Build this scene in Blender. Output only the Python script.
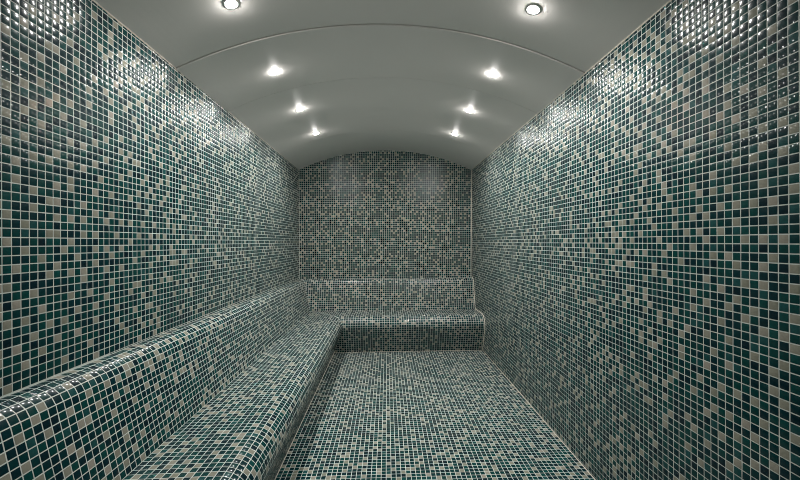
import bpy, math, random
import numpy as np
from mathutils import Matrix, Vector

for o in list(bpy.data.objects):
    bpy.data.objects.remove(o)
scene = bpy.context.scene
col = scene.collection
rng = np.random.default_rng(7)

# ------------------------------------------------------------------ camera
EYE = 1.18                       # camera height above the floor
FPX = 363.3                      # focal length in pixels of an 800 px wide frame
YAW = math.atan(13.1 / FPX)
ROLL = 0.0053
cam_data = bpy.data.cameras.new('camera')
cam_data.sensor_width = 36.0
cam_data.lens = FPX / 800 * 36.0
cam_data.shift_y = 1.95 / 800
cam_data.clip_start = 0.02
camera = bpy.data.objects.new('camera', cam_data)
camera.location = (0, 0, EYE)
camera.rotation_euler = (math.pi / 2, ROLL, -YAW)
col.objects.link(camera)
scene.camera = camera

# ------------------------------------------------------------------ world and exposure
world = bpy.data.worlds.new('world')
scene.world = world
world.use_nodes = True
world.node_tree.nodes['Background'].inputs[0].default_value = (0.02, 0.02, 0.02, 1)
scene.view_settings.view_transform = 'Standard'
scene.view_settings.look = 'None'
scene.view_settings.gamma = 1.0
scene.view_settings.use_curve_mapping = False
scene.view_settings.exposure = 0.47
scene.cycles.filter_width = 1.0
scene.cycles.denoising_prefilter = 'NONE'

SPOT_POWER = 11.5
LENS_STRENGTH = 450.0

# ------------------------------------------------------------------ measures (metres)
P = 0.0253                       # mosaic pitch
G = 0.0031                       # grout joint
XL, XR = -1.0405, 1.0273
YF, YB = -0.75, 4.36             # wall behind the camera, back wall
SPRING, APEX = EYE + 0.866, EYE + 1.101
XC = (XL + XR) / 2
HALF = (XR - XL) / 2
RISE = APEX - SPRING
RAD = (HALF * HALF + RISE * RISE) / (2 * RISE)


def arch(x):
    return APEX - RAD + np.sqrt(np.maximum(RAD * RAD - (x - XC) ** 2, 0))



LEDGE, SEAT = 0.762, 0.393       # top of the backrest, seat


def fall(y, z):
    """the floor rises a little and the backrest sinks a little towards the far end"""
    at_floor = (0.006 * (y - 2.2) - 0.004) * np.clip(1 - z / SEAT, 0, 1)
    at_ledge = -0.006 * (y - 1.4) * np.clip((z - SEAT) / (LEDGE - SEAT), 0, 1)
    return at_floor + at_ledge


# ------------------------------------------------------------------ materials
def new_mat(name):
    m = bpy.data.materials.new(name)
    m.use_nodes = True
    nt = m.node_tree
    return m, nt, nt.nodes['Principled BSDF']


def tile_material(name, stops, rough, mottle):
    m, nt, b = new_mat(name)
    at = nt.nodes.new('ShaderNodeAttribute'); at.attribute_name = 'tone'
    ramp = nt.nodes.new('ShaderNodeValToRGB')
    els = ramp.color_ramp.elements
    els[0].position, els[0].color = stops[0][0], (*stops[0][1], 1)
    els[1].position, els[1].color = stops[-1][0], (*stops[-1][1], 1)
    for p, c in stops[1:-1]:
        e = els.new(p); e.color = (*c, 1)
    nt.links.new(at.outputs['Fac'], ramp.inputs['Fac'])
    geo = nt.nodes.new('ShaderNodeNewGeometry')
    no = nt.nodes.new('ShaderNodeTexNoise'); no.inputs['Scale'].default_value = 160
    no.inputs['Detail'].default_value = 2
    nt.links.new(geo.outputs['Position'], no.inputs['Vector'])
    mr = nt.nodes.new('ShaderNodeMapRange')
    mr.inputs['To Min'].default_value = 1 - mottle; mr.inputs['To Max'].default_value = 1 + mottle
    nt.links.new(no.outputs['Fac'], mr.inputs['Value'])
    mx = nt.nodes.new('ShaderNodeVectorMath'); mx.operation = 'SCALE'
    nt.links.new(ramp.outputs['Color'], mx.inputs[0]); nt.links.new(mr.outputs['Result'], mx.inputs['Scale'])
    nt.links.new(mx.outputs['Vector'], b.inputs['Base Color'])
    b.inputs['Roughness'].default_value = rough
    b.inputs['IOR'].default_value = 1.5
    b.inputs['Specular IOR Level'].default_value = 0.08
    b.inputs['Coat Weight'].default_value = 0.42
    b.inputs['Coat Roughness'].default_value = 0.07
    return m


M_TEAL = tile_material('teal_glass_tile', [
    (0.0, (0.0005, 0.013, 0.021)), (0.35, (0.0005, 0.027, 0.033)), (0.62, (0.001, 0.046, 0.042)),
    (0.82, (0.003, 0.058, 0.055)), (1.0, (0.015, 0.075, 0.078))], 0.27, 0.35)
M_BEIGE = tile_material('beige_glass_tile', [
    (0.0, (0.215, 0.217, 0.168)), (0.5, (0.268, 0.266, 0.213)), (1.0, (0.32, 0.298, 0.25))], 0.30, 0.18)


def plain(name, c, rough, noise_scale=40, amount=0.08, bump=0.0):
    m, nt, b = new_mat(name)
    geo = nt.nodes.new('ShaderNodeNewGeometry')
    no = nt.nodes.new('ShaderNodeTexNoise'); no.inputs['Scale'].default_value = noise_scale
    no.inputs['Detail'].default_value = 4
    nt.links.new(geo.outputs['Position'], no.inputs['Vector'])
    ramp = nt.nodes.new('ShaderNodeValToRGB')
    ramp.color_ramp.elements[0].color = (*[v * (1 - amount) for v in c], 1)
    ramp.color_ramp.elements[1].color = (*[min(1, v * (1 + amount)) for v in c], 1)
    nt.links.new(no.outputs['Fac'], ramp.inputs['Fac'])
    nt.links.new(ramp.outputs['Color'], b.inputs['Base Color'])
    b.inputs['Roughness'].default_value = rough
    if bump:
        bp = nt.nodes.new('ShaderNodeBump'); bp.inputs['Strength'].default_value = bump
        bp.inputs['Distance'].default_value = 0.001
        nt.links.new(no.outputs['Fac'], bp.inputs['Height'])
        nt.links.new(bp.outputs['Normal'], b.inputs['Normal'])
    return m


M_GROUT = plain('pale_grout', (0.62, 0.665, 0.62), 0.7, 60, 0.10, 0.2)
M_SEAL = plain('cream_sealant', (0.70, 0.65, 0.56), 0.45, 30, 0.06)
M_CEIL = plain('grey_ceiling_panel', (0.755, 0.735, 0.705), 0.5, 5, 0.02)
M_PLASTER = plain('pale_plaster', (0.6, 0.6, 0.57), 0.6, 15, 0.03)
M_RING = plain('white_enamel', (0.8, 0.79, 0.76), 0.3, 20, 0.02)
M_GREY = plain('grey_metal', (0.45, 0.45, 0.44), 0.35, 20, 0.05)
M_GLASS, _nt, _b = new_mat('frosted_glass')
_b.inputs['Base Color'].default_value = (0.75, 0.82, 0.80, 1)
_b.inputs['Roughness'].default_value = 0.35
M_LENS, _nt, _b = new_mat('lit_lens')
_b.inputs['Base Color'].default_value = (0.9, 0.88, 0.85, 1)
_b.inputs['Emission Color'].default_value = (1.0, 0.965, 0.93, 1)
_b.inputs['Emission Strength'].default_value = LENS_STRENGTH


# ------------------------------------------------------------------ helpers
def link_mesh(name, me, parent=None, mat=None):
    o = bpy.data.objects.new(name, me)
    col.objects.link(o)
    if mat is not None:
        me.materials.append(mat)
    if parent is not None:
        o.parent = parent
    return o


def mesh_obj(name, verts, faces, mat, parent=None, smooth=False):
    me = bpy.data.meshes.new(name)
    me.from_pydata([tuple(map(float, v)) for v in verts], [], faces)
    if smooth:
        for p in me.polygons:
            p.use_smooth = True
    me.update()
    return link_mesh(name, me, parent, mat)


def box(name, a, b, mat, parent=None):
    (x0, y0, z0), (x1, y1, z1) = a, b
    v = [(x0, y0, z0), (x1, y0, z0), (x1, y1, z0), (x0, y1, z0), (x0, y0, z1), (x1, y0, z1), (x1, y1, z1), (x0, y1, z1)]
    f = [(0, 3, 2, 1), (4, 5, 6, 7), (0, 1, 5, 4), (1, 2, 6, 5), (2, 3, 7, 6), (3, 0, 4, 7)]
    return mesh_obj(name, v, f, mat, parent)


def structure(o, label, category):
    o['kind'] = 'structure'; o['label'] = label; o['category'] = category
    return o


# each tile: pillowed top (edge ring, inner ring, centre face) on four side faces
EDGE_H, CROWN_H, BASE_H, INSET = 0.0004, 0.0011, -0.0015, 0.34
TOP_F = np.array([[8, 9, 13, 12], [9, 10, 14, 13], [10, 11, 15, 14], [11, 8, 12, 15], [12, 13, 14, 15]])
SIDE_F = np.array([[0, 1, 5, 4], [1, 2, 6, 5], [2, 3, 7, 6], [3, 0, 4, 7]])
TILE_F = np.concatenate([TOP_F, SIDE_F])


def tile_verts(c, n):
    """c (N,4,3) footprint corners, n (N,3) outward normals -> (N,16,3)"""
    cen = c.mean(axis=1, keepdims=True)
    nn = n[:, None, :]
    base = c + nn * BASE_H
    edge = c + nn * EDGE_H
    inner = c + (cen - c) * INSET + nn * CROWN_H
    return np.concatenate([base, edge, edge, inner], axis=1)


def stuff_mesh(name, c, n, beige, tone, parent, label):
    N = len(c)
    v = tile_verts(c, n).reshape(-1, 3)
    f = (TILE_F[None] + 16 * np.arange(N)[:, None, None]).reshape(-1, 4)
    me = bpy.data.meshes.new(name)
    me.vertices.add(len(v)); me.vertices.foreach_set('co', v.astype(np.float32).ravel())
    me.loops.add(f.size); me.loops.foreach_set('vertex_index', f.astype(np.int32).ravel())
    me.polygons.add(len(f))
    me.polygons.foreach_set('loop_start', (np.arange(len(f)) * 4).astype(np.int32))
    me.materials.append(M_TEAL); me.materials.append(M_BEIGE)
    me.polygons.foreach_set('material_index', np.repeat(beige.astype(np.int32), 9))
    me.polygons.foreach_set('use_smooth', np.ones(len(f), dtype=bool))
    at = me.attributes.new('tone', 'FLOAT', 'FACE')
    at.data.foreach_set('value', np.repeat(tone, 9).astype(np.float32))
    me.update(calc_edges=True)
    o = link_mesh(name, me, parent)
    o['kind'] = 'stuff'
    return o


_single = {}


def single_mesh(beige, tone):
    """one shared full tile for each tone, unit pitch square facing +Z"""
    k = int(min(7, tone * 8))
    key = (bool(beige), k)
    if key not in _single:
        h = (P - G) / 2
        c = np.array([[[-h, -h, 0], [h, -h, 0], [h, h, 0], [-h, h, 0]]])
        v = tile_verts(c, np.array([[0., 0., 1.]]))[0]
        me = bpy.data.meshes.new('tile')
        me.from_pydata(v.tolist(), [], TILE_F.tolist())
        me.materials.append(M_BEIGE if beige else M_TEAL)
        for p in me.polygons:
            p.use_smooth = True
        at = me.attributes.new('tone', 'FLOAT', 'FACE')
        at.data.foreach_set('value', [(k + 0.5) / 8] * 9)
        me.update()
        _single[key] = me
    return _single[key]


def project(p):
    d = p - np.array([0, 0, EYE])
    cx = d[..., 0] * math.cos(YAW) - d[..., 1] * math.sin(YAW)
    cz = d[..., 0] * math.sin(YAW) + d[..., 1] * math.cos(YAW)
    cz = np.where(cz < 0.05, np.nan, cz)
    x, y = FPX * cx / cz, -FPX * d[..., 2] / cz + 1.95
    c, r = math.cos(ROLL), math.sin(ROLL)
    return 400 + c * x + r * y, 240 + c * y - r * x


def seen_area(c):
    x, y = project(c)
    a = 0.5 * np.abs(sum(x[:, i] * y[:, (i + 1) % 4] - x[:, (i + 1) % 4] * y[:, i] for i in range(4)))
    mx, my = np.clip(x, 0, 800), np.clip(y, 0, 480)
    vis = 0.5 * np.abs(sum(mx[:, i] * my[:, (i + 1) % 4] - mx[:, (i + 1) % 4] * my[:, i] for i in range(4)))
    return np.nan_to_num(np.minimum(a, vis))


def scatter_beige(nu, nv, frac):
    """beige tiles strewn at random, seldom more than two touching"""
    b = np.zeros((nu, nv), bool)
    order = rng.permutation(nu * nv)
    need = int(frac * nu * nv)
    r = rng.random(nu * nv)
    for idx in order:
        if need <= 0:
            break
        i, j = divmod(int(idx), nv)
        k = 0
        if i > 0: k += b[i - 1, j]
        if i < nu - 1: k += b[i + 1, j]
        if j > 0: k += b[i, j - 1]
        if j < nv - 1: k += b[i, j + 1]
        if k == 0 or (k == 1 and r[idx] < 0.38) or (k == 2 and r[idx] < 0.08):
            b[i, j] = True; need -= 1
    return b


def tones(n):
    t = rng.beta(2.0, 2.6, n)
    t[rng.random(n) < 0.06] = 0.95
    return t


# how the beige tiles (#) lie among the teal ones (.) near the viewer: row: (first column, tiles)
LEFT_WALL_LAYOUT = {
    -24: (52, '..'),
    -23: (50, '....'),
    -22: (47, '.......'),
    -21: (45, '.........'),
    -20: (43, '...........'),
    -19: (41, '.............'),
    -18: (40, '..............'),
    -17: (40, '#...........#.'),
    -16: (40, '.......#......'),
    -15: (40, '..#........#..'),
    -14: (39, '#....#.........'),
    -13: (40, '.#....#..#....'),
    -12: (40, '...#........#.'),
    -11: (40, '.....#.#......'),
    -10: (40, '#.#......#..#.'),
    -9: (40, '....#.........'),
    -8: (40, '.#......#..#..'),
    -7: (40, '...#..........'),
    -6: (40, '#.........#...            ...'),
    -5: (40, '.....#..#.#...#..#......#....  #'),
    -4: (40, '.#....#.....#.......#.....#.#'),
    -3: (40, '....#....#.....#......#...... #'),
    -2: (40, '..#....#....#.#..#......#.#..'),
    -1: (40, '#.......#..........#.........   #     #'),
    0: (40, '.....##...#.#...#....#..#.#.#'),
    1: (40, '..#..........................  #'),
    2: (40, '#.....#.#.#...#..#.#..#..#...#'),
    3: (40, '...#........#..#.............'),
    4: (40, '.....##...#...    .....#....#'),
    5: (40, '...#..........'),
    6: (40, '.#....#.#...#.'),
    7: (40, '........#.....'),
    8: (40, '.#...........#'),
    9: (40, '...#.#..#.#...'),
    10: (40, '#.....#.....#.'),
    11: (40, '..#...........'),
    12: (40, '........#.#...'),
    13: (40, '#...#.......#.'),
    14: (40, '..#...........'),
    15: (40, '...#...#..#...'),
    16: (40, '#....#........'),
    17: (40, '..#...#.#.....'),
    18: (40, '....#......#..'),
    19: (40, '..............'),
    20: (40, '..#........#..'),
    21: (40, '....#..#......'),
    22: (40, '#...........#.'),
    23: (40, '.....##..#....'),
    24: (40, '..#...........'),
    25: (40, '........#.....'),
    26: (41, '..#..........'),
    27: (43, '...#......#'),
    28: (44, '....#.....'),
    29: (46, '...#....'),
    30: (47, '.......'),
    31: (49, '...#.'),
    32: (50, '....'),
    33: (52, '..'),
    34: (53, '.'),
}
RIGHT_WALL_LAYOUT = {
    -32: (45, '.'),
    -31: (43, '...'),
    -30: (42, '...#'),
    -29: (40, '......'),
    -28: (39, '..#....'),
    -27: (37, '...#...#.'),
    -26: (36, '..#.......'),
    -25: (34, '..#.....#...'),
    -24: (34, '......#.....'),
    -23: (34, '.#..#.....#.'),
    -22: (34, '.....#.#.#..'),
    -21: (34, '#..#........'),
    -20: (34, '.........#..'),
    -19: (34, '....#.#.#..#'),
    -18: (34, '.#..........'),
    -17: (34, '..#.......#.'),
    -16: (34, '.......#....'),
    -15: (34, '..#......#..'),
    -14: (34, '.#..#.......'),
    -13: (34, '.......#..#.'),
    -12: (34, '#...........'),
    -11: (34, '.#.#....#...'),
    -10: (34, '.....#......'),
    -9: (34, '#...#..#..#.'),
    -8: (34, '..#...#.....'),
    -7: (34, '........#...'),
    -6: (34, '#..#.#....#.'),
    -5: (34, '...................#... #  #'),
    -4: (34, '#..#..#.......#........'),
    -3: (34, '..#....#.#.......#...#.  #    #'),
    -2: (34, '............#...#......     #'),
    -1: (34, '.#.#.#....#.......#.... #'),
    0: (34, '........#..#.#........#   #  # #'),
    1: (34, '..#...#........#...#...'),
    2: (34, '..........#.#.......#.. #  #  #'),
    3: (34, '..#.#.#.#..# ..#.......'),
    4: (34, '#...........                  #'),
    5: (34, '...#...#.#.#'),
    6: (34, '#...........'),
    7: (34, '.........#..'),
    8: (34, '.#..#.#.....'),
    9: (34, '...#........'),
    10: (34, '#......#....'),
    11: (34, '.#.#.#......'),
    12: (34, '.........#..'),
    13: (34, '.#..#.#.....'),
    14: (34, '........#...'),
    15: (34, '...#...#..#.'),
    16: (34, '.#...#......'),
    17: (34, '.......#....'),
    18: (34, '...#......#.'),
    19: (34, '..........#.'),
    20: (34, '............'),
    21: (34, '..#.....#.#.'),
    22: (34, '......#.....'),
    23: (34, '#.........#.'),
    24: (36, '..#..#.#..'),
    25: (37, '.........'),
    26: (39, '.#..#..'),
    27: (40, '......'),
    28: (42, '....'),
    29: (43, '...'),
    30: (45, '.'),
}
BACKREST_LAYOUT = {
    0: (38, '.......'),
    1: (37, '.........'),
    2: (37, '.......#..#'),
    3: (36, '....#........    #'),
    4: (36, '...#......#..#.#'),
    5: (35, '..#.....#.......... #  #'),
    6: (35, '#....#......#..#.#....     #'),
    7: (35, '.........##..........#...#'),
    8: (35, '#.#...........#...#....#...   #  #'),
    9: (37, '.....#....................#.'),
    10: (38, '#....#...#.......#..#........'),
    11: (40, '.#........#...........#.......'),
    12: (41, '...#.....#....................'),
    13: (43, '.....#....#.....#...#......'),
    14: (44, '..#....#.........#........'),
    15: (46, '...#.....#..#...........'),
    16: (47, '#....#................'),
}


def lay(layout):
    """a pattern that sets the known tiles of a surface by column and row number"""
    def apply(bg, cols, rows):
        ci = {int(c): i for i, c in enumerate(cols)}
        ri = {int(r): j for j, r in enumerate(rows)}
        for r, (c0, text) in layout.items():
            for k, ch in enumerate(text):
                if ch != ' ' and r in ri and c0 + k in ci:
                    bg[ci[c0 + k], ri[r]] = ch == '#'
    return apply


class Tiles:
    """collects the footprint of every tile of one surface"""
    def __init__(self):
        self.c = []; self.n = []; self.b = []; self.t = []; self.full = []

    def add(self, c, n, b, t, full):
        self.c.append(c); self.n.append(n); self.b.append(b); self.t.append(t); self.full.append(full)

    def close(self):
        self.c = np.concatenate(self.c); self.n = np.concatenate(self.n)
        self.b = np.concatenate(self.b); self.t = np.concatenate(self.t); self.full = np.concatenate(self.full)
        # hand-laid: every tile sits a touch askew
        N = len(self.c)
        e1 = self.c[:, 1] - self.c[:, 0]; e1 /= np.linalg.norm(e1, axis=1, keepdims=True)
        n2 = self.n + e1 * rng.normal(0, 0.012, N)[:, None] + np.cross(self.n, e1) * rng.normal(0, 0.012, N)[:, None]
        n2 /= np.linalg.norm(n2, axis=1, keepdims=True)
        cen = self.c.mean(axis=1, keepdims=True)
        d = self.c - cen
        self.c = cen + d - n2[:, None, :] * np.einsum('nij,nj->ni', d, n2)[:, :, None]
        self.n = n2
        return self

    def emit(self, parent, single, label=None):
        """single: boolean mask of the tiles that become objects of their own"""
        rest = ~single
        if rest.any():
            stuff_mesh('mosaic_tiles', self.c[rest], self.n[rest], self.b[rest], self.t[rest], parent, label)
        for i in np.nonzero(single)[0]:
            o = bpy.data.objects.new('tile', single_mesh(self.b[i], self.t[i]))
            z = Vector(self.n[i]); x = Vector(self.c[i, 1] - self.c[i, 0]).normalized(); y = z.cross(x)
            m = Matrix((x, y, z)).transposed().to_4x4()
            m.translation = Vector(self.c[i].mean(axis=0))
            o.matrix_world = m
            col.objects.link(o)
            o.parent = parent          # parents stay at the origin, so local = world


def largest(tiles_list, count, min_area=20.0):
    areas = [np.where(t.full, seen_area(t.c), 0) for t in tiles_list]
    allv = np.concatenate(areas)
    k = min(count, int((allv > min_area).sum()))
    if k == 0:
        return [np.zeros(len(a), bool) for a in areas]
    thr = np.sort(allv)[-k]
    return [a >= thr for a in areas]


def edges(lo, hi, phase):
    """grid lines n*P + phase between lo and hi, with cut rows at both ends"""
    k0 = math.floor((lo - phase) / P); k1 = math.ceil((hi - phase) / P)
    e = np.array([k * P + phase for k in range(k0, k1 + 1)])
    a, b = e[:-1].copy(), e[1:].copy()
    a[0] = lo; b[-1] = hi
    keep = (b - a) > G + 0.003
    return a[keep], b[keep], np.arange(k0, k0 + len(a))[keep]


def planar(u_rng, v_rng, uph, vph, to3d, normal, frac=0.17, pattern=None, vclip=None, vlow=None):
    """tiles on a plane; to3d(u, v) -> (...,3). vclip(u) gives an upper limit of v"""
    ua, ub, cols = edges(*u_rng, uph)
    va, vb, rows = edges(*v_rng, vph)
    bg = scatter_beige(len(ua), len(va), frac)
    if pattern:
        pattern(bg, cols, rows)
    U0, V0 = np.meshgrid(ua + G / 2, va + G / 2, indexing='ij')
    U1, V1 = np.meshgrid(ub - G / 2, vb - G / 2, indexing='ij')
    full = (np.abs(U1 - U0 - (P - G)) < 1e-5) & (np.abs(V1 - V0 - (P - G)) < 1e-5)
    V1a, V1b = V1.copy(), V1.copy()
    V0a, V0b = V0.copy(), V0.copy()
    if vlow is not None:
        V0a = np.maximum(V0, vlow(U0) + G / 2); V0b = np.maximum(V0, vlow(U1) + G / 2)
        full &= (V0a == V0) & (V0b == V0)
    if vclip is not None:
        lim_a, lim_b = vclip(U0) - G / 2, vclip(U1) - G / 2
        V1a = np.minimum(V1, lim_a); V1b = np.minimum(V1, lim_b)
        full &= (V1a == V1) & (V1b == V1)
    keep = np.minimum(V1a, V1b) > np.maximum(V0a, V0b) + 0.002
    c = np.stack([to3d(U0, V0a), to3d(U1, V0b), to3d(U1, V1b), to3d(U0, V1a)], axis=2)
    n = np.broadcast_to(np.array(normal, float), c.shape[:2] + (3,))
    t = Tiles()
    k = keep.ravel()
    cc = c.reshape(-1, 4, 3)[k]
    # keep winding so that cross(e1, e2) follows the normal
    w = np.cross(cc[:, 1] - cc[:, 0], cc[:, 3] - cc[:, 0])
    if (w * np.array(normal)).sum() < 0:
        cc = cc[:, [1, 0, 3, 2]]
    t.add(cc, n.reshape(-1, 3)[k].copy(), bg.ravel()[k], tones(k.sum()), full.ravel()[k])
    return t.close()


def vec(x, y, z):
    x, y, z = np.broadcast_arrays(x, y, z)
    return np.stack([x, y, z], axis=-1).astype(float)


# ------------------------------------------------------------------ room shell
T = 0.12
BED = -0.0002
floor_obj = box('floor', (XL - T, YF - T, -T), (XR + T, YB + T, 0), M_GROUT)
for v in floor_obj.data.vertices:
    if v.co.z > -0.01:
        v.co.z += float(fall(v.co.y, 0.0))
floor = structure(floor_obj,
                  'floor of small teal and beige square mosaic tiles with pale grout', 'floor')
wall_left = structure(box('wall_left', (XL - T, YF - T, -0.05), (XL, YB + T, SPRING), M_GROUT),
                      'left wall of dark teal and beige mosaic tiles above the long bench', 'wall')
wall_right = structure(box('wall_right', (XR, YF - T, -0.05), (XR + T, YB + T, SPRING), M_GROUT),
                       'right wall of dark teal and beige mosaic tiles down to the floor', 'wall')


def gable(name, y0, y1, mat):
    xs = np.linspace(XL, XR, 49)
    ring = [(XL, -0.05)] + [(x, float(arch(x)) + 0.003) for x in xs] + [(XR, -0.05)]
    n = len(ring)
    v = [(x, y0, z) for x, z in ring] + [(x, y1, z) for x, z in ring]
    f = [tuple(range(n)), tuple(range(2 * n - 1, n - 1, -1))]
    f += [(i, i + n, (i + 1) % n + n, (i + 1) % n) for i in range(n)]
    return mesh_obj(name, v, f, mat)


wall_back = structure(gable('wall_back', YB, YB + T, M_GROUT),
                      'arched back wall of teal and beige mosaic tiles at the far end', 'wall')
wall_front = structure(gable('wall_front', YF - T, YF, M_PLASTER),
                       'pale plaster entrance wall behind the viewer', 'wall')

# vaulted ceiling in separate panels
SEAMS = [(YF - T, 0), (-0.55, .0015), (0.04, .0015), (0.63, .0015), (1.22, .0015), (1.838, .008), (2.425, .006),
         (2.99, .0008), (3.58, .0008), (YB + T, 0)]
ceiling = bpy.data.objects.new('ceiling', None)
col.objects.link(ceiling)
structure(ceiling, 'grey barrel vaulted ceiling of smooth curved panels', 'ceiling')


def vault_panel(y0, y1, drop, thick=0.03):
    xs = np.linspace(XL - 0.02, XR + 0.02, 73)
    bev = 0.0012
    prof = [(y0, thick), (y0, bev), (y0 + bev, 0), (y1 - bev, 0), (y1, bev), (y1, thick)]
    v, f = [], []
    m = len(prof)
    for x in xs:
        nx, nz = (x - XC) / RAD, math.sqrt(1 - ((x - XC) / RAD) ** 2)
        for y, h in prof:
            r = h - drop
            v.append((x + nx * r, y, APEX - RAD + RAD * nz + nz * r))
    for i in range(len(xs) - 1):
        for j in range(m):
            a, b = i * m + j, i * m + (j + 1) % m
            f.append((a, b, b + m, a + m))
    f.append(tuple(range(m))[::-1]); f.append(tuple(range((len(xs) - 1) * m, len(xs) * m)))
    o = mesh_obj('ceiling_panel', v, f, M_CEIL, ceiling)
    return o


for i in range(len(SEAMS) - 1):
    (a, ga), (b, gb) = SEAMS[i], SEAMS[i + 1]
    o = vault_panel(a + ga / 2, b - gb / 2, 0.004 if abs(a - 1.838) < 1e-6 else 0.0018 if abs(a - 2.425) < 1e-6 else 0.0)
# backing board above the panel joints
xs = np.linspace(XL - 0.05, XR + 0.05, 41)
vb, fb = [], []
for x in xs:
    z = float(APEX - RAD + math.sqrt(RAD ** 2 - (x - XC) ** 2))
    vb += [(x, YF - T, z + .031), (x, YB + T, z + .031), (x, YB + T, z + .06), (x, YF - T, z + .06)]
for i in range(len(xs) - 1):
    for j in range(4):
        a, b = i * 4 + j, i * 4 + (j + 1) % 4
        fb.append((a, b, b + 4, a + 4))
mesh_obj('backing_board', vb, fb, M_PLASTER, ceiling)

# ------------------------------------------------------------------ bench profile: (distance from the wall, height)
BOT = 0.472
J = (0.156, SEAT)                 # crease between backrest and seat


def arc(cx, cz, r, a0, a1, n):
    return [(cx + r * math.cos(math.radians(a0 + (a1 - a0) * i / n)), cz + r * math.sin(math.radians(a0 + (a1 - a0) * i / n)))
            for i in range(n + 1)]


BACK_PROF = [(0.0008, LEDGE), (0.0152, LEDGE)] + arc(0.0152, LEDGE - 0.0695, 0.0695, 88, 12.84, 12) + [J]
SEAT_PROF = [J, (0.445, SEAT + 0.004)] + arc(0.472, SEAT - 0.096, 0.100, 88, -20, 14) + [(BOT, 0.0)]


def facet(prof, first=P):
    """the bed under the mosaic follows the flat tiles: one facet for each tile row"""
    pts = np.array(prof)
    s = np.concatenate([[0], np.cumsum(np.linalg.norm(np.diff(pts, axis=0), axis=1))])
    q = [0.0] + list(np.arange(first, s[-1], P))
    if s[-1] - q[-1] < G + 0.004:
        q.pop()
    q.append(s[-1])
    return [(float(np.interp(k, s, pts[:, 0])), float(np.interp(k, s, pts[:, 1]))) for k in q]


FIRST = 1.082 * P               # the row at the wall is a touch deeper
BACK_BED, SEAT_BED = facet(BACK_PROF, FIRST), facet(SEAT_PROF)
mosaic_bench = bpy.data.objects.new('mosaic_bench', None)
col.objects.link(mosaic_bench)
mosaic_bench['label'] = 'L-shaped built-in bench with sloped backrest, covered in teal and beige mosaic tiles'
mosaic_bench['category'] = 'bench'

XE = XR - 0.0025                 # bench end at the right wall


def side3d(s, z, y):             # along the left wall
    return vec(XL + s, y, z + fall(np.asarray(y, float), z))


def back3d(s, z, x):             # along the back wall
    return vec(x, YB - s, z + fall(YB - s, z))


def prism(name, poly, ends0, ends1, to3d, mat, label):
    n = len(poly)
    v = [to3d(s, z, e) for (s, z), e in zip(poly, ends0)] + [to3d(s, z, e) for (s, z), e in zip(poly, ends1)]
    f = [tuple(range(n)), tuple(range(2 * n - 1, n - 1, -1))] + [(i, i + n, (i + 1) % n + n, (i + 1) % n) for i in range(n)]
    o = mesh_obj(name, v, f, mat, mosaic_bench)
    o['label'] = label
    return o


bpoly = BACK_BED + [(0.0008, SEAT)]
spoly = [(0.0008, 0.0), (0.0008, SEAT)] + SEAT_BED
Y0B = YF + 0.002
backrest_side = prism('backrest', bpoly, [Y0B] * len(bpoly), [YB - s for s, z in bpoly], side3d, M_GROUT,
                      'long sloped mosaic backrest along the left wall')
seat_side = prism('seat', spoly, [Y0B] * len(spoly), [YB - s for s, z in spoly], side3d, M_GROUT,
                  'long mosaic seat along the left wall with rounded front')
backrest_back = prism('backrest', bpoly, [XL + s for s, z in bpoly], [XE] * len(bpoly), back3d, M_GROUT,
                      'short mosaic backrest across the back wall')
seat_back = prism('seat', spoly, [XL + s for s, z in spoly], [XE] * len(spoly), back3d, M_GROUT,
                  'short mosaic seat across the back wall with rounded front')


def swept(bed, along, to3d, uph, mitre_at, pattern=None):
    """tiles laid over a bench profile. along=(lo, hi) of the run; mitre_at(s) cuts the far or near end"""
    bed = np.array(bed)
    va = np.arange(len(bed) - 1) * P
    ua0, ub0, cols = edges(along[0], along[1], uph)
    bg = scatter_beige(len(ua0), len(va), 0.17)
    if pattern:
        pattern(bg, cols, range(len(va)))
    t = Tiles()
    for j in range(len(va)):
        a, b = bed[j], bed[j + 1]
        ln = np.linalg.norm(b - a); d = (b - a) / ln
        a, b = a + d * G / 2, b - d * G / 2
        lo, hi = mitre_at((a[0] + b[0]) / 2)
        ua = np.maximum(ua0, lo) + G / 2; ub = np.minimum(ub0, hi) - G / 2
        k = ub - ua > 0.003
        ua, ub = ua[k], ub[k]
        c = np.stack([to3d(a[0], a[1], ua), to3d(a[0], a[1], ub), to3d(b[0], b[1], ub), to3d(b[0], b[1], ua)], axis=1)
        e1 = c[0, 1] - c[0, 0]; e2 = c[0, 3] - c[0, 0]
        n = np.cross(e1, e2); n /= np.linalg.norm(n)
        # outward: away from the wall corner below
        out = to3d(a[0] - (b[1] - a[1]), a[1] + (b[0] - a[0]), ua[0]) - to3d(a[0], a[1], ua[0])
        if np.dot(n, out) < 0:
            n = -n; c = c[:, [1, 0, 3, 2]]
        N = len(ua)
        full = (np.abs(ub - ua - (P - G)) < 1e-5) & (abs(ln - P) < 6e-4)
        t.add(c, np.tile(n, (N, 1)), bg[k, j], tones(N), full)
    return t.close()


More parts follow.
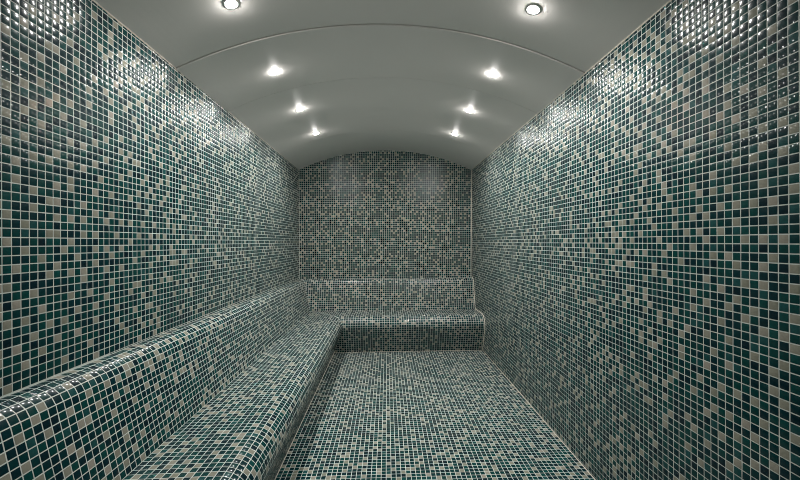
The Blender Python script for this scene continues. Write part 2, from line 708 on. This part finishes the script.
PH_L, PH_R = 0.33 * P, 0.274 * P
tiles_left = planar((YF, YB - 0.002), (LEDGE - 0.07, SPRING), PH_L, EYE + 0.724 * P, lambda u, v: vec(XL, u, v), (1, 0, 0),
                    vlow=lambda y: LEDGE + 0.001 + fall(y, LEDGE), pattern=lay(LEFT_WALL_LAYOUT))
tiles_right = planar((YF, YB - 0.002), (-0.04, SPRING), PH_R, EYE + 0.589 * P, lambda u, v: vec(XR, u, v), (-1, 0, 0),
                     vlow=lambda y: 0.001 + fall(y, 0.0), pattern=lay(RIGHT_WALL_LAYOUT))
tiles_back = planar((XL + 0.002, XR - 0.002), (LEDGE + 0.001 + float(fall(YB, LEDGE)), APEX), XL, LEDGE + float(fall(YB, LEDGE)), lambda u, v: vec(u, YB, v), (0, -1, 0),
                    vclip=arch)
tiles_floor = planar((XL + BOT, XR), (YF, YB - BOT), XR - P, 0.4 * P, lambda u, v: vec(u, v, fall(v, 0.0)), (0, 0, 1), frac=0.19)

bt_side = swept(BACK_BED, (YF + 0.002, YB), side3d, 0.888 * P, lambda s: (YF + 0.002, YB - s),
                pattern=lay(BACKREST_LAYOUT))
st_side = swept(SEAT_BED, (YF + 0.002, YB), side3d, 0.064 * P, lambda s: (YF + 0.002, YB - s))
bt_back = swept(BACK_BED, (XL, XE), back3d, XL, lambda s: (XL + s, XE))
st_back = swept(SEAT_BED, (XL, XE), back3d, XL, lambda s: (XL + s, XE))

for t, parent in ((tiles_left, wall_left), (tiles_right, wall_right)):
    t.emit(parent, largest([t], 300)[0])
for t, parent in ((tiles_back, wall_back), (tiles_floor, floor)):
    t.emit(parent, np.zeros(len(t.c), bool))
grp = [bt_side, st_side, bt_back, st_back]
for t, parent, mask in zip(grp, (backrest_side, seat_side, backrest_back, seat_back), largest(grp, 300)):
    t.emit(parent, mask)


# ------------------------------------------------------------------ sealant beads in the corners
def bead(name, pts, r, label, sides=6):
    pts = [Vector(tuple(map(float, p))) for p in pts]
    v, f = [], []
    for i, p in enumerate(pts):
        t = (pts[min(i + 1, len(pts) - 1)] - pts[max(i - 1, 0)]).normalized()
        a = t.cross(Vector((0.3, 0.2, 0.93)) if abs(t.z) < 0.9 else Vector((1, 0, 0))).normalized()
        b = t.cross(a)
        for k in range(sides):
            q = 2 * math.pi * k / sides
            v.append(p + a * (r * math.cos(q)) + b * (r * math.sin(q)))
    for i in range(len(pts) - 1):
        for k in range(sides):
            f.append((i * sides + k, i * sides + (k + 1) % sides, (i + 1) * sides + (k + 1) % sides, (i + 1) * sides + k))
    f.append(tuple(range(sides))[::-1]); f.append(tuple(range((len(pts) - 1) * sides, len(pts) * sides)))
    o = mesh_obj(name, v, f, M_SEAL, None, True)
    return structure(o, label, 'sealant')


prof_r = [(XR, YB - s, z + float(fall(YB - s, z))) for s, z in BACK_BED + SEAT_BED[1:]]
bead('trim_1', [(XR, YF, 0.001 + float(fall(YF, 0))), (XR, YB - BOT, 0.001 + float(fall(YB - BOT, 0)))], 0.0045, 'cream sealant line between floor and right wall')
bead('trim_2', prof_r, 0.0075, 'cream sealant line around the bench end on the right wall')
bead('trim_3', [(XR, YB, LEDGE + float(fall(YB, LEDGE))), (XR, YB, SPRING - 0.003)], 0.0075, 'cream sealant line in the back right corner')
bead('trim_4', [(XR, YF, SPRING - 0.002), (XR, YB, SPRING - 0.002)], 0.004, 'cream sealant line along top of the right wall')
bead('trim_5', [(XL, YF, SPRING - 0.002), (XL, YB, SPRING - 0.002)], 0.003, 'cream sealant line along top of the left wall')
bead('trim_6', [(XL + BOT, YF, 0.001 + float(fall(YF, 0))), (XL + BOT, YB - BOT, 0.001 + float(fall(YB - BOT, 0))), (XR, YB - BOT, 0.001 + float(fall(YB - BOT, 0)))], 0.006,
     'cream sealant line between floor and bench front')

# ------------------------------------------------------------------ door in the entrance wall (behind the viewer)
door = bpy.data.objects.new('door_1', None); col.objects.link(door)
structure(door, 'frosted glass door in the entrance wall behind the viewer', 'door')
dx0, dx1, dh = -0.32, 0.58, 2.0
box('pane', (dx0, YF + 0.004, 0.03), (dx1, YF + 0.014, dh), M_GLASS, door)
for a, b in (((dx0 - .05, YF + .002, .02), (dx0, YF + .03, dh + .05)), ((dx1, YF + .002, .02), (dx1 + .05, YF + .03, dh + .05)),
             ((dx0, YF + .002, dh), (dx1, YF + .03, dh + .05))):
    box('frame', a, b, M_GREY, door)
box('handle', (dx0 + .06, YF + .014, .9), (dx0 + .085, YF + .05, 1.3), M_GREY, door)


# ------------------------------------------------------------------ downlights
def lathe(name, prof, mat, parent, n=28):
    v, f = [], []
    for k in range(n):
        q = 2 * math.pi * k / n
        for r, z in prof:
            v.append((r * math.cos(q), r * math.sin(q), z))
    m = len(prof)
    for k in range(n):
        for j in range(m - 1):
            a, b = k * m + j, k * m + j + 1
            c, d = ((k + 1) % n) * m + j + 1, ((k + 1) % n) * m + j
            f.append((a, d, c, b))
    return mesh_obj(name, v, f, mat, parent, True)


def downlight(x, y, label):
    z = float(arch(x))
    ang = math.asin((x - XC) / RAD)
    t = bpy.data.objects.new('downlight', None); col.objects.link(t)
    t.location = (x, y, z); t.rotation_euler = (0, ang, 0)
    t['label'] = label; t['category'] = 'downlight'; t['group'] = 'recessed ceiling downlights'
    lathe('trim_ring', [(0.024, 0.004), (0.024, -0.0038), (0.0258, -0.0044), (0.030, -0.0028), (0.034, -0.0004), (0.034, 0.002)], M_RING, t)
    lathe('lens', [(0.0245, -0.003), (0.021, -0.0055), (0.016, -0.0078), (0.009, -0.0094), (0.0001, -0.010)], M_LENS, t)
    ld = bpy.data.lights.new('downlight_beam', 'SPOT')
    ld.energy = SPOT_POWER; ld.color = (1.0, 0.975, 0.95)
    ld.spot_size = math.radians(165); ld.spot_blend = 1.0; ld.shadow_soft_size = 0.028
    lo = bpy.data.objects.new('downlight_beam', ld); col.objects.link(lo)
    lo.parent = t; lo.location = (0, 0, -0.045)
    lo.rotation_euler = (0, -ang, 0)
    return t


ORD = ['nearest in view', 'second nearest in view', 'third nearest in view', 'farthest, by the back wall']
for side, x in (('left', -0.653), ('right', 0.643)):
    for k in range(4):
        y = 3.390 - 0.610 * k
        lab = f'round lit white downlight in the {side} ceiling row, {ORD[3 - k]}'
        downlight(x, y, lab)
